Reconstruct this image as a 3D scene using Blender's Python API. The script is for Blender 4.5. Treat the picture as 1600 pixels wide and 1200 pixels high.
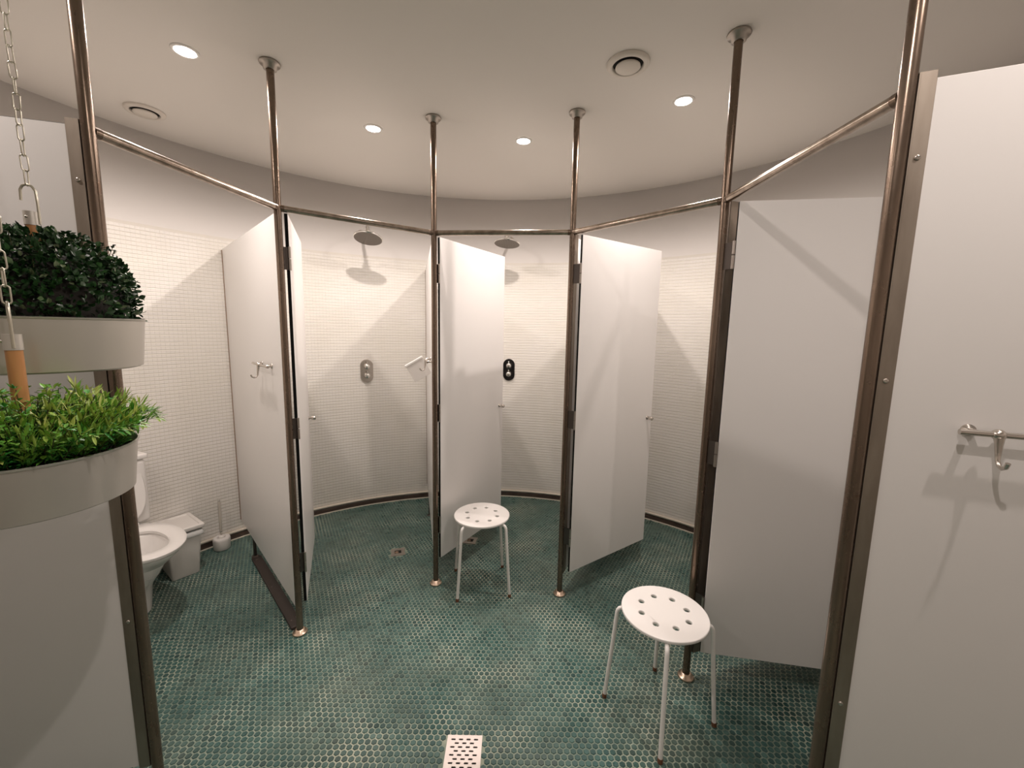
import bpy, bmesh, math, random
from math import sin, cos, pi, radians, sqrt, atan2, hypot
from mathutils import Vector, Matrix

for o in list(bpy.data.objects):
    bpy.data.objects.remove(o)
SC = bpy.context.scene
C = SC.collection
random.seed(7)

# ------------------------------------------------------------------ camera, world, lamps, exposure
EYE = 1.55
FOCAL, PITCH, ROLL = 639.975, 0.1321, 0.0194
cd = bpy.data.cameras.new('camera')
cam = bpy.data.objects.new('camera', cd)
C.objects.link(cam)
cd.sensor_width = 36.0
cd.lens = FOCAL / 1600.0 * 36.0
cd.clip_start = 0.02
FW = Vector((0, cos(PITCH), -sin(PITCH)))
UPV = Vector((0, sin(PITCH), cos(PITCH)))
RTV = Vector((1, 0, 0))
R2 = RTV * cos(ROLL) + UPV * sin(ROLL)
U2 = UPV * cos(ROLL) - RTV * sin(ROLL)
m = Matrix((R2, U2, -FW)).transposed().to_4x4()
m.translation = Vector((0, 0, EYE))
cam.matrix_world = m
SC.camera = cam
SC.view_settings.view_transform = 'Standard'
SC.view_settings.look = 'None'
SC.view_settings.gamma = 1.0
SC.view_settings.exposure = 0.10
SC.view_settings.use_curve_mapping = False
w = bpy.data.worlds.new('world')
SC.world = w
w.use_nodes = True
w.node_tree.nodes['Background'].inputs[0].default_value = (0.02, 0.018, 0.016, 1)
w.node_tree.nodes['Background'].inputs[1].default_value = 0.3

CX, CY = -0.18, 1.37            # centre of the round room
RW = 2.33                       # plaster wall radius
H = 2.652                       # ceiling height
TILE_TOP = 2.125
LAMP_COLOR = (1.0, 0.885, 0.822)
LAMP_W = [52.0, 52.0, 52.0, 52.0, 30.0, 26.0, 36.0]
LAMP_CONE, LAMP_BLEND = 170, 0.6
LAMPS = [(-1.36, 1.832), (-0.804, 2.457), (0.04, 2.575), (0.794, 2.123)]          # in view
LAMPS += [(-1.58, 0.82), (1.075, 0.475), (0.167, 0.202)]                                # more, behind the viewer

# ------------------------------------------------------------------ mesh helpers
class G:
    def __init__(s):
        s.v, s.f, s.m, s.s = [], [], [], []

    def add(s, vs, fs, mat=0, smooth=False):
        k = len(s.v)
        s.v += [tuple(p) for p in vs]
        for f in fs:
            s.f.append(tuple(i + k for i in f))
            s.m.append(mat)
            s.s.append(smooth)

    def box(s, c, size, rz=0.0, mat=0, side=None, M=None):
        x, y, z = size[0] / 2, size[1] / 2, size[2] / 2
        vs = [Vector((i * x, j * y, k * z)) for k in (-1, 1) for j in (-1, 1) for i in (-1, 1)]
        R = M if M is not None else Matrix.Rotation(rz, 3, 'Z')
        vs = [R @ p + Vector(c) for p in vs]
        fs = [(0, 2, 3, 1), (4, 5, 7, 6), (0, 1, 5, 4), (2, 6, 7, 3), (0, 4, 6, 2), (1, 3, 7, 5)]
        s.add(vs, fs, mat)
        if side is not None:                       # thin y faces keep mat, the others take side
            n = len(s.m)
            for q in (0, 1, 4, 5):
                s.m[n - 6 + q] = side

    def tube(s, pts, r, n=12, cap=True, closed=False, mat=0):
        pts = [Vector(p) for p in pts]
        rr = r if isinstance(r, (list, tuple)) else [r] * len(pts)
        N = len(pts)
        tang = []
        for i in range(N):
            a = pts[(i - 1) % N] if (closed or i > 0) else pts[i]
            b = pts[(i + 1) % N] if (closed or i < N - 1) else pts[i]
            tang.append((b - a).normalized())
        t0 = tang[0]
        u = t0.orthogonal().normalized()
        vs, fs = [], []
        for i in range(N):
            t = tang[i]
            u = (u - t * u.dot(t)).normalized()
            b = t.cross(u)
            for k in range(n):
                a = 2 * pi * k / n
                vs.append(pts[i] + (u * cos(a) + b * sin(a)) * rr[i])
        for i in range(N if closed else N - 1):
            j = (i + 1) % N
            for k in range(n):
                l = (k + 1) % n
                fs.append((i * n + k, i * n + l, j * n + l, j * n + k))
        s.add(vs, fs, mat, True)
        if cap and not closed:
            s.add(vs[:n], [tuple(range(n))[::-1]], mat)
            s.add(vs[-n:], [tuple(range(n))], mat)

    def lathe(s, prof, n=32, c=(0, 0, 0), M=None, mat=0, smooth=True):
        """prof: list of (r, z) from bottom to top; r = 0 closes."""
        M = M or Matrix.Identity(3)
        c = Vector(c)
        vs, fs, rings = [], [], []
        for r, z in prof:
            if r < 1e-6:
                rings.append([len(vs)])
                vs.append(M @ Vector((0, 0, z)) + c)
            else:
                rings.append(list(range(len(vs), len(vs) + n)))
                for k in range(n):
                    a = 2 * pi * k / n
                    vs.append(M @ Vector((r * cos(a), r * sin(a), z)) + c)
        for A, B in zip(rings, rings[1:]):
            for k in range(n):
                l = (k + 1) % n
                if len(A) == 1 and len(B) == 1:
                    break
                if len(A) == 1:
                    fs.append((A[0], B[l], B[k]))
                elif len(B) == 1:
                    fs.append((A[k], A[l], B[0]))
                else:
                    fs.append((A[k], A[l], B[l], B[k]))
        s.add(vs, fs, mat, smooth)

    def loft(s, loops, mat=0, smooth=True, cap0=False, cap1=False):
        n = len(loops[0])
        vs = [p for L in loops for p in L]
        fs = []
        for i in range(len(loops) - 1):
            for k in range(n):
                l = (k + 1) % n
                fs.append((i * n + k, i * n + l, (i + 1) * n + l, (i + 1) * n + k))
        s.add(vs, fs, mat, smooth)
        if cap0:
            s.add(loops[0], [tuple(range(n))[::-1]], mat)
        if cap1:
            s.add(loops[-1], [tuple(range(n))], mat)

    def mesh(s, name, mats, sharp=None):
        me = bpy.data.meshes.new(name)
        me.from_pydata(s.v, [], s.f)
        for mm in (mats if isinstance(mats, (list, tuple)) else [mats]):
            me.materials.append(mm)
        me.polygons.foreach_set('material_index', s.m)
        me.polygons.foreach_set('use_smooth', s.s)
        me.update()
        if sharp:
            me.set_sharp_from_angle(angle=radians(sharp))
        return me


def obj(name, g, mats, parent=None, bevel=0.0, seg=2, sharp=None, loc=None):
    me = g.mesh(name, mats, sharp) if isinstance(g, G) else g
    o = bpy.data.objects.new(name, me)
    C.objects.link(o)
    if parent is not None:
        o.parent = parent
    if loc:
        o.location = loc
    if bevel:
        b = o.modifiers.new('bevel', 'BEVEL')
        b.width = bevel
        b.segments = seg
        b.limit_method = 'ANGLE'
        b.angle_limit = radians(50)
    return o


def tag(o, label, cat, group=None):
    o['label'] = label
    o['category'] = cat
    if group:
        o['group'] = group
    return o


def thing(name, label, cat, loc=(0, 0, 0), rz=0.0, group=None):
    o = bpy.data.objects.new(name, None)
    o.empty_display_size = 0.05
    C.objects.link(o)
    o.location = loc
    o.rotation_euler = (0, 0, rz)
    return tag(o, label, cat, group)


def struct(name, g, mats, parent=None):
    o = obj(name, g, mats, parent)
    o['kind'] = 'structure'
    return o


def dup(root):
    r = root.copy()
    C.objects.link(r)
    for ch in list(root.children):
        c = ch.copy()
        C.objects.link(c)
        c.parent = r
        for gch in ch.children:
            d = gch.copy()
            C.objects.link(d)
            d.parent = c
    return r

# ------------------------------------------------------------------ materials
def mat(name, color, rough=0.5, metal=0.0, spec=0.5, coat=0.0):
    mt = bpy.data.materials.new(name)
    mt.use_nodes = True
    b = mt.node_tree.nodes['Principled BSDF']
    b.inputs['Base Color'].default_value = (*color, 1)
    b.inputs['Roughness'].default_value = rough
    b.inputs['Metallic'].default_value = metal
    b.inputs['Specular IOR Level'].default_value = spec
    b.inputs['Coat Weight'].default_value = coat
    return mt


def N(mt, typ, **kw):
    n = mt.node_tree.nodes.new(typ)
    for k, v in kw.items():
        if k in n.inputs:
            n.inputs[k].default_value = v
        else:
            setattr(n, k, v)
    return n


def L(mt, a, b):
    mt.node_tree.links.new(a, b)


def bs(mt):
    return mt.node_tree.nodes['Principled BSDF']


def noise(mt, scale, detail=4, rough=0.55, vec=None, stretch=None):
    tc = N(mt, 'ShaderNodeNewGeometry')
    src = tc.outputs['Position']
    if stretch:
        mp = N(mt, 'ShaderNodeMapping')
        mp.inputs['Scale'].default_value = stretch
        L(mt, src, mp.inputs['Vector'])
        src = mp.outputs['Vector']
    n = N(mt, 'ShaderNodeTexNoise')
    n.inputs['Scale'].default_value = scale
    n.inputs['Detail'].default_value = detail
    n.inputs['Roughness'].default_value = rough
    L(mt, src, n.inputs['Vector'])
    return n.outputs['Fac']


def ramp(mt, fac, stops):
    r = N(mt, 'ShaderNodeValToRGB')
    e = r.color_ramp.elements
    while len(e) < len(stops):
        e.new(0.5)
    for q, (p, c) in zip(e, stops):
        q.position = p
        q.color = (*c, 1) if len(c) == 3 else c
    L(mt, fac, r.inputs['Fac'])
    return r.outputs['Color']


def mix(mt, a, b, fac, mode='MIX'):
    n = N(mt, 'ShaderNodeMix', data_type='RGBA', blend_type=mode)
    for sock, val in ((n.inputs[6], a), (n.inputs[7], b), (n.inputs[0], fac)):
        if hasattr(val, 'is_output'):
            L(mt, val, sock)
        elif isinstance(val, (int, float)):
            sock.default_value = val
        else:
            sock.default_value = (*val, 1)
    return n.outputs[2]


def bump(mt, h, strength, dist=0.002):
    b = N(mt, 'ShaderNodeBump')
    b.inputs['Strength'].default_value = strength
    b.inputs['Distance'].default_value = dist
    L(mt, h, b.inputs['Height'])
    L(mt, b.outputs['Normal'], bs(mt).inputs['Normal'])


M_PAINT = mat('wall_paint', (0.80, 0.765, 0.735), 0.6)
bump(M_PAINT, noise(M_PAINT, 60), 0.08)
M_DARK = mat('dark_paint', (0.48, 0.44, 0.40), 0.5)
M_CEIL = mat('ceiling_paint', (0.82, 0.775, 0.725), 0.7)
bump(M_CEIL, noise(M_CEIL, 40), 0.05)

M_WTILE = mat('white_wall_tile', (0.8, 0.77, 0.72), 0.22)
L(M_WTILE, ramp(M_WTILE, noise(M_WTILE, 3.0, 3), [(0.3, (0.80, 0.765, 0.70)), (0.7, (0.83, 0.80, 0.76))]), bs(M_WTILE).inputs['Base Color'])
M_WGROUT = mat('wall_grout', (0.80, 0.76, 0.69), 0.8)
M_PANEL = mat('white_laminate', (0.80, 0.775, 0.755), 0.30)
bump(M_PANEL, noise(M_PANEL, 300, 2), 0.03, 0.0005)
M_CORE = mat('black_laminate_core', (0.004, 0.004, 0.004), 0.6, spec=0.2)

# floor tiles: each tile has its own shade (mesh attribute), plus limescale film
M_HEX = mat('green_floor_tile', (0.03, 0.09, 0.08), 0.3)
at = N(M_HEX, 'ShaderNodeAttribute', attribute_name='shade')
base = ramp(M_HEX, at.outputs['Fac'], [(0.0, (0.022, 0.062, 0.058)), (0.45, (0.039, 0.106, 0.096)), (1.0, (0.078, 0.160, 0.140))])
film = ramp(M_HEX, noise(M_HEX, 2.3, 6, 0.62), [(0.44, (0, 0, 0)), (0.72, (0.42, 0.42, 0.42))])
c1 = mix(M_HEX, base, (0.16, 0.165, 0.125), film)
L(M_HEX, c1, bs(M_HEX).inputs['Base Color'])
L(M_HEX, ramp(M_HEX, noise(M_HEX, 9, 4), [(0.3, (0.22,) * 3), (0.7, (0.42,) * 3)]), bs(M_HEX).inputs['Roughness'])
M_GROUT = mat('pale_floor_grout', (0.3, 0.33, 0.27), 0.75)
L(M_GROUT, ramp(M_GROUT, noise(M_GROUT, 2.8, 6, 0.65), [(0.30, (0.10, 0.145, 0.115)), (0.5, (0.24, 0.30, 0.24)), (0.70, (0.56, 0.57, 0.45))]), bs(M_GROUT).inputs['Base Color'])

# brown-stained steel tube
M_POLE = mat('stained_steel', (0.5, 0.4, 0.32), 0.3, 0.8)
f1 = noise(M_POLE, 22, 4, 0.55, stretch=(1, 1, 0.08))
f2 = noise(M_POLE, 45, 4, 0.6, stretch=(1, 1, 0.5))
cA = ramp(M_POLE, f1, [(0.34, (0.155, 0.108, 0.078)), (0.52, (0.20, 0.147, 0.110)), (0.70, (0.27, 0.205, 0.160))])
cB = mix(M_POLE, cA, (0.11, 0.05, 0.025), ramp(M_POLE, f2, [(0.60, (0, 0, 0)), (0.76, (0.55, 0.55, 0.55))]))
L(M_POLE, cB, bs(M_POLE).inputs['Base Color'])
L(M_POLE, ramp(M_POLE, f2, [(0.4, (0.24,) * 3), (0.75, (0.30,) * 3)]), bs(M_POLE).inputs['Roughness'])
M_RAIL = mat('brushed_rail_steel', (0.62, 0.53, 0.45), 0.22, 1.0)
L(M_RAIL, ramp(M_RAIL, noise(M_RAIL, 30, 4), [(0.35, (0.32, 0.26, 0.21)), (0.65, (0.50, 0.42, 0.35))]), bs(M_RAIL).inputs['Base Color'])
M_CHAN = mat('dull_steel_channel', (0.36, 0.30, 0.25), 0.52, 1.0)
L(M_CHAN, ramp(M_CHAN, noise(M_CHAN, 14, 4, stretch=(1, 1, 0.2)), [(0.35, (0.27, 0.225, 0.185)), (0.65, (0.40, 0.345, 0.29))]), bs(M_CHAN).inputs['Base Color'])
M_CHROME = mat('chrome', (0.80, 0.78, 0.75), 0.08, 1.0)
M_SATIN = mat('satin_chrome', (0.62, 0.57, 0.52), 0.25, 1.0)
M_FLANGE = mat('grey_steel_flange', (0.42, 0.38, 0.34), 0.4, 1.0)
M_BRIGHTFOOT = mat('worn_copper_flange', (0.72, 0.56, 0.44), 0.3, 1.0)
M_HINGE = mat('dark_hinge_steel', (0.13, 0.11, 0.10), 0.45, 1.0)
M_PIN = mat('hinge_pin_steel', (0.45, 0.40, 0.36), 0.35, 1.0)
M_BASE = mat('brown_baseboard', (0.075, 0.047, 0.036), 0.4)
L(M_BASE, ramp(M_BASE, noise(M_BASE, 10, 4), [(0.3, (0.055, 0.036, 0.028)), (0.7, (0.10, 0.066, 0.050))]), bs(M_BASE).inputs['Base Color'])
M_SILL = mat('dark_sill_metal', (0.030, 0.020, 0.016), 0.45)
M_COVE = mat('cream_sealant', (0.74, 0.67, 0.57), 0.5)
M_SEAL = mat('brown_sealant', (0.26, 0.17, 0.11), 0.6)
M_WHITE = mat('white_powder_coat', (0.86, 0.83, 0.80), 0.35)
M_RUSTFOOT = mat('rusty_brown_foot', (0.16, 0.065, 0.03), 0.7)
M_CERAMIC = mat('white_ceramic', (0.83, 0.80, 0.77), 0.10, coat=0.3)
M_SEAT = mat('white_seat_plastic', (0.82, 0.79, 0.76), 0.25)
M_PLASTIC = mat('white_plastic', (0.80, 0.76, 0.72), 0.35)
M_BAG = mat('pale_bin_rim', (0.66, 0.66, 0.64), 0.3)
M_CLEAR = mat('frosted_plastic', (0.80, 0.74, 0.66), 0.15)
bs(M_CLEAR).inputs['Transmission Weight'].default_value = 0.35
M_WATER = mat('toilet_water', (0.55, 0.55, 0.52), 0.03)
M_POT = mat('zinc_grey_enamel', (0.56, 0.53, 0.48), 0.32, 0.55)
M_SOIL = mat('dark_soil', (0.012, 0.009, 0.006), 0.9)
M_WOOD = mat('orange_bamboo', (0.52, 0.25, 0.09), 0.45)
L(M_WOOD, ramp(M_WOOD, noise(M_WOOD, 40, 4, stretch=(1, 1, 0.08)), [(0.3, (0.42, 0.18, 0.06)), (0.7, (0.60, 0.31, 0.12))]), bs(M_WOOD).inputs['Base Color'])
M_CAP = mat('pale_metal_cap', (0.60, 0.57, 0.52), 0.35, 0.7)
M_CHAIN = mat('pale_zinc_chain', (0.55, 0.52, 0.43), 0.35, 0.9)
M_HOLE = mat('dark_drain_void', (0.006, 0.006, 0.005), 0.8)
M_GRATE = mat('pale_steel_grate', (0.80, 0.72, 0.68), 0.38, 0.55)
M_VENT = mat('vent_plastic', (0.76, 0.70, 0.63), 0.45)
M_BEZEL = mat('lamp_bezel', (0.85, 0.82, 0.78), 0.3)
M_NOZZLE = mat('shower_nozzle_face', (0.17, 0.145, 0.125), 0.4, 0.6)
M_CHROME_DARKREFL = mat('chrome_dark_reflection', (0.035, 0.033, 0.033), 0.12, 0.8)  # chrome plate, the dark room it mirrors put into the base colour
M_LAMP = bpy.data.materials.new('lamp_lens')
M_LAMP.use_nodes = True
bs(M_LAMP).inputs['Emission Color'].default_value = (1.0, 0.93, 0.86, 1)
bs(M_LAMP).inputs['Emission Strength'].default_value = 30.0


def leaf_mat(name, stops, rough=0.4):
    mt = mat(name, (0.05, 0.15, 0.03), rough)
    a = N(mt, 'ShaderNodeAttribute', attribute_name='shade')
    L(mt, ramp(mt, a.outputs['Fac'], stops), bs(mt).inputs['Base Color'])
    bs(mt).inputs['Subsurface Weight'].default_value = 0.0
    return mt


M_BOX = leaf_mat('boxwood_leaf', [(0.0, (0.008, 0.022, 0.008)), (0.6, (0.018, 0.060, 0.016)), (0.88, (0.035, 0.105, 0.025)), (1.0, (0.16, 0.20, 0.11))], 0.3)
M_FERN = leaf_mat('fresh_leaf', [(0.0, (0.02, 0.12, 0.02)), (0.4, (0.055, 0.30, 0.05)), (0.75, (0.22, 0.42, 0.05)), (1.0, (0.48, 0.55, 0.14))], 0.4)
M_STEM = mat('plant_stem', (0.05, 0.05, 0.015), 0.6)

# ------------------------------------------------------------------ room shell
def wp(deg, r, z):
    a = radians(deg)
    return Vector((CX + r * cos(a), CY + r * sin(a), z))


def arc_wall(a0, a1, n, r0, r1, z0, z1):
    """solid curved slab, inner face r0, outer r1"""
    g = G()
    loops = []
    for i in range(n + 1):
        a = a0 + (a1 - a0) * i / n
        loops.append([wp(a, r0, z0), wp(a, r0, z1), wp(a, r1, z1), wp(a, r1, z0)])
    g.loft(loops, 0, False, True, True)
    for k in range(len(g.f)):
        g.s[k] = (k % 4 == 0) if k < 4 * n else False
    return g


floor_g = G()
floor_g.lathe([(0, -0.12), (RW + 0.1, -0.12), (RW + 0.1, 0.0), (0, 0.0)], 96, (CX, CY, 0), smooth=False)
floor = struct('floor', floor_g, M_GROUT)
ceil_g = G()
ceil_g.lathe([(0, H), (RW + 0.1, H), (RW + 0.1, H + 0.12), (0, H + 0.12)], 96, (CX, CY, 0), smooth=False)
struct('ceiling', ceil_g, M_CEIL)
A0, A1 = -32.0, 200.0
wall = struct('wall_back', arc_wall(A0, A1, 116, RW, RW + 0.1, 0, H), M_PAINT)
struct('wall_front', arc_wall(A1, 360 + A0, 64, RW, RW + 0.1, 0, H), M_DARK)

# tiled lower part of the wall: a grout bed and small glazed tiles standing proud of it
bed = arc_wall(A0, A1, 116, RW - 0.010, RW - 0.0005, 0.055, TILE_TOP)
o = obj('grout_bed', bed, M_WGROUT, wall)
o['kind'] = 'structure'
PT = 0.0235
ncol = int(radians(A1 - A0) * RW / PT)
nrow = int((TILE_TOP - 0.062) / PT)
V, F = [], []
rnd = random.Random(3)
for i in range(ncol):
    aa = radians(A0) + (i + 0.5) / ncol * radians(A1 - A0)
    ca, sa = cos(aa), sin(aa)
    for j in range(nrow):
        zc = 0.064 + PT * (j + 0.5)
        hw = PT * 0.5 - 0.0001
        hz = PT * 0.5 - 0.0012
        dz = rnd.uniform(-0.00012, 0.00012)
        rb = RW - 0.009
        rt = RW - 0.0128 + rnd.uniform(-0.00022, 0.00022)
        k = len(V)
        for r, q, zz in ((rb, 1, (hz, hz)), (rt, 0.985, (hz * 0.70, hz * 0.92))):
            tx = hw * q
            for sx, sz in ((-1, -1), (1, -1), (1, 1), (-1, 1)):
                x = CX + r * ca - sa * tx * sx
                y = CY + r * sa + ca * tx * sx
                V.append((x, y, zc + dz + (zz[1] if sz > 0 else -zz[0])))
        F += [(k + 7, k + 6, k + 5, k + 4)]
        for q in range(4):
            p = (q + 1) % 4
            F.append((k + p, k + q, k + 4 + q, k + 4 + p))
me = bpy.data.meshes.new('wall_tile')
me.from_pydata(V, [], F)
me.materials.append(M_WTILE)
o = obj('wall_tile', me, None, wall)
o['kind'] = 'stuff'

bb = struct('baseboard_back', arc_wall(A0, A1, 116, RW - 0.022, RW - 0.0005, 0.002, 0.050), M_BASE)
tg = arc_wall(A0, A1, 116, RW - 0.030, RW - 0.0005, 0.049, 0.064)
obj('cove_bead', tg, M_COVE, bb)['kind'] = 'structure'
tg = arc_wall(A0, A1, 116, RW - 0.030, RW - 0.018, 0.0, 0.006)
obj('floor_bead', tg, M_COVE, bb)['kind'] = 'structure'

# hexagonal floor tiles
PH = 0.0245
ROW = PH * sqrt(3) / 2


def hexverts(x, y, r, z):
    return [(x + r * cos(pi / 6 + k * pi / 3), y + r * sin(pi / 6 + k * pi / 3), z) for k in range(6)]


def in_view(x, y):
    d = Vector((x, y, 0)) - Vector((0, 0, EYE))
    z = d.dot(FW)
    if z < 0.1:
        return None
    return (800 + FOCAL * d.dot(R2) / z, 600 - FOCAL * d.dot(U2) / z, z)


GRATE = (-0.153, 1.262, 0.132, 0.235)       # x, y, width, depth of the slotted grate
DRAINS = [(-0.770, 2.667, 0.095, 0.3), (-0.285, 2.845, 0.095, -0.15)]


def blocked(x, y):
    if abs(x - GRATE[0]) < GRATE[2] / 2 + 0.010 and abs(y - GRATE[1]) < GRATE[3] / 2 + 0.010:
        return True
    for dx, dy, s, a in DRAINS:
        if max(abs((x - dx) * cos(a) + (y - dy) * sin(a)), abs(-(x - dx) * sin(a) + (y - dy) * cos(a))) < s / 2 + 0.009:
            return True
    return False


cells = []
jr = 0
y = -0.05
while y < CY + RW:
    x = -2.6 + (jr % 2) * PH / 2
    while x < 2.3:
        if hypot(x - CX, y - CY) < RW - 0.040 and not blocked(x, y):
            cells.append((x, y))
        x += PH
    y += ROW
    jr += 1
near = []
for k, (x, y) in enumerate(cells):
    p = in_view(x, y)
    if p and 262 < p[0] < 1262 and p[1] < 1205:
        near.append((p[2], k))
near.sort()
picked = set(k for _, k in near[:300])
RB, RT_ = 0.0114, 0.0100
V, F, S = [], [], []
rnd = random.Random(11)
for k, (x, y) in enumerate(cells):
    sh = min(1, max(0, rnd.gauss(0.45, 0.22)))
    if k in picked:
        continue
    b = len(V)
    V += hexverts(x, y, RB, 0.0004) + hexverts(x, y, RT_, 0.0022)
    F.append(tuple(range(b + 6, b + 12)))
    for q in range(6):
        p = (q + 1) % 6
        F.append((b + q, b + p, b + 6 + p, b + 6 + q))
    S += [sh] * 12
me = bpy.data.meshes.new('floor_tile_field')
me.from_pydata(V, [], F)
me.materials.append(M_HEX)
me.attributes.new('shade', 'FLOAT', 'POINT').data.foreach_set('value', S)
o = obj('floor_tile_field', me, None, floor)
o['kind'] = 'stuff'
variants = []
for q in range(12):
    v = hexverts(0, 0, RB, 0.0004) + hexverts(0, 0, RT_, 0.0022)
    me = bpy.data.meshes.new('tile')
    me.from_pydata(v, [], [tuple(range(6, 12))] + [(i, (i + 1) % 6, 6 + (i + 1) % 6, 6 + i) for i in range(6)])
    me.materials.append(M_HEX)
    me.attributes.new('shade', 'FLOAT', 'POINT').data.foreach_set('value', [min(1, 0.08 + 0.075 * q)] * 12)
    variants.append(me)
for k in sorted(picked):
    x, y = cells[k]
    q = int(min(11, max(0, rnd.gauss(5, 2.6))))
    o = bpy.data.objects.new('tile', variants[q])
    C.objects.link(o)
    o.parent = floor
    o.location = (x, y, 0)

# ------------------------------------------------------------------ poles, rails
P = [(-1.1616, 1.1883), (-1.0526, 1.8959), (-0.4424, 2.3243), (0.3047, 2.245), (0.8148, 1.6729), (0.8313, 0.9523)]
ZR = 2.064
RP = 0.0155
pole_labels = [
    'brown stained steel pole rising behind the hanging planters',
    'stained steel pole before the panel with the single coat hook, by the toilet cubicle',
    'slim stained steel pole directly behind the white stool further back',
    'stained steel pole that the widest-showing open door is hinged on',
    'dark stained steel pole with its foot just behind the nearer white stool',
    'thick-looking bronze steel pole beside the panel with the towel rail, closest to us',
]
for i, (x, y) in enumerate(P):
    t = thing('support_pole', pole_labels[i], 'pole', (x, y, 0))
    g = G()
    g.tube([(0, 0, 0.004), (0, 0, H - 0.003)], RP, 20)
    obj('tube', g, M_POLE, t)
    g = G()
    g.lathe([(0, 0.0022), (0.034, 0.0022), (0.036, 0.006), (0.033, 0.011), (0.024, 0.013), (0.022, 0.024), (RP + 0.001, 0.025)], 28)
    obj('floor_flange', g, M_BRIGHTFOOT, t)
    g = G()
    g.lathe([(RP + 0.001, H - 0.030), (0.026, H - 0.028), (0.027, H - 0.012), (0.040, H - 0.010), (0.042, H - 0.005), (0.040, H - 0.0008), (0, H - 0.0008)], 28)
    obj('ceiling_flange', g, M_FLANGE, t)

rail_labels = [
    'steel header rail over the doorway of the toilet cubicle',
    'steel header rail in front of the first shower head, over the narrow-looking door',
    'short level steel header rail in the middle, over the far stool',
    'steel header rail over the wide open door with a knob',
    'rising steel header rail above the closed-looking door behind the nearer stool',
]
for i in range(5):
    a, b = Vector((*P[i], ZR)), Vector((*P[i + 1], ZR))
    d = (b - a).normalized()
    mid = (a + b) / 2
    t = thing('header_rail', rail_labels[i], 'rail', mid)
    g = G()
    g.tube([a + d * (RP - 0.004) - mid, b - d * (RP - 0.004) - mid], 0.0142, 18)
    obj('tube', g, M_RAIL, t)
    for e, sgn in ((a, 1), (b, -1)):
        g = G()
        g.tube([e + d * sgn * (RP - 0.006) - mid, e + d * sgn * (RP + 0.010) - mid], 0.0152, 18)
        obj('weld_collar', g, M_POLE, t)

# ------------------------------------------------------------------ partitions
Z0, Z1 = 0.13, 2.047
TH = 0.014


def ray_to_wall(p, d, r):
    p = Vector(p) - Vector((CX, CY))
    d = Vector(d).normalized()
    b = p.dot(d)
    return -b + sqrt(b * b - (p.dot(p) - r * r))


def partition(start, d, label, off=0.022, chan=0.0, z0=Z0, z1=Z1, foot=True, screws=False, chan_off=0.0):
    """panel from the pole at start radially out to the wall along d. local x runs along the panel"""
    d = Vector(d).normalized()
    rz = atan2(d.y, d.x)
    L_ = ray_to_wall(start, d, RW - 0.012) - 0.012
    t = thing('cubicle_partition', label, 'partition', (start[0], start[1], 0), rz)
    g = G()
    x0 = off + chan * 0.55
    g.box(((x0 + L_) / 2, 0, (z0 + z1) / 2), (L_ - x0, TH, z1 - z0), side=1)
    obj('panel', g, [M_PANEL, M_CORE], t, 0.0015, 1)
    if chan:
        for s in (-1, 1):
            g = G()
            g.box((off + chan / 2, s * (TH / 2 + 0.002), (z0 + z1) / 2 + 0.004), (chan, 0.003, z1 - z0 + 0.02))
            ch = obj('edge_channel', g, M_CHAN, t, 0.0008, 1)
            if screws:
                for zz in (1.93, 1.45, 0.62):
                    g = G()
                    Mx = Matrix.Rotation(pi / 2 * s * -1, 3, 'X')
                    g.lathe([(0.006, 0), (0.006, 0.001), (0.0045, 0.003), (0.0015, 0.0032), (0, 0.0022)], 14,
                            (off + chan * 0.45, s * (TH / 2 + 0.0034), zz), Mx)
                    obj('screw', g, M_SATIN, ch)
        g = G()
        g.box((off - 0.0008, 0, (z0 + z1) / 2 + 0.004), (0.0024, TH + 0.007, z1 - z0 + 0.02))
        obj('channel_web', g, M_CHAN, t)
    for zz in (0.45, 1.1, 1.85):                      # spacers fix the panel to the pole
        g = G()
        g.tube([(RP - 0.003, 0, zz), (x0 + 0.003, 0, zz)], 0.006, 10)
        obj('spacer', g, M_PIN, t)
    g = G()
    g.box((L_ + 0.004, 0, (z0 + z1) / 2), (0.012, TH + 0.006, z1 - z0 - 0.01))
    obj('wall_joint', g, M_SEAL, t)
    if foot:
        fx = min(0.945, L_ - 0.10)
        g = G()
        g.tube([(fx, 0, 0.006), (fx, 0, z0 + 0.004)], 0.010, 12)
        g.lathe([(0, 0.0022), (0.022, 0.0022), (0.020, 0.007), (0.010, 0.009)], 16, (fx, 0, 0))
        obj('foot', g, M_HINGE, t)
    return t, L_


PD = [(-1, -0.28), (-0.89, 0.93), (-0.235, 0.97), (0.485, 0.875), (1.0, 0.30), (0.92, -0.38)]
PS = P
part_specs = [
    (PS[0], 'white partition panel with a steel edge strip behind the hanging planters', dict(off=0.0165, chan=0.028, screws=True, foot=False, z1=2.072, z0=0.10)),
    (PS[1], 'white partition panel with a single coat hook dividing toilet from shower', dict(chan=0.0)),
    (PS[2], 'narrow white partition edge carrying the tilted white plastic sheet', dict(chan=0.035)),
    (PS[3], 'white partition mostly hidden behind the wide open door', dict(chan=0.040)),
    (PS[4], 'white partition hidden behind the door near the closer stool', dict(chan=0.050)),
    (PS[5], 'large white partition panel with steel edge strip and towel rail, nearest to us', dict(off=0.0165, chan=0.028, screws=True, foot=False, z1=2.086)),
]
parts = []
for i, (s_, lab, kw) in enumerate(part_specs):
    parts.append(partition(s_, PD[i], lab, **kw))

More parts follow.
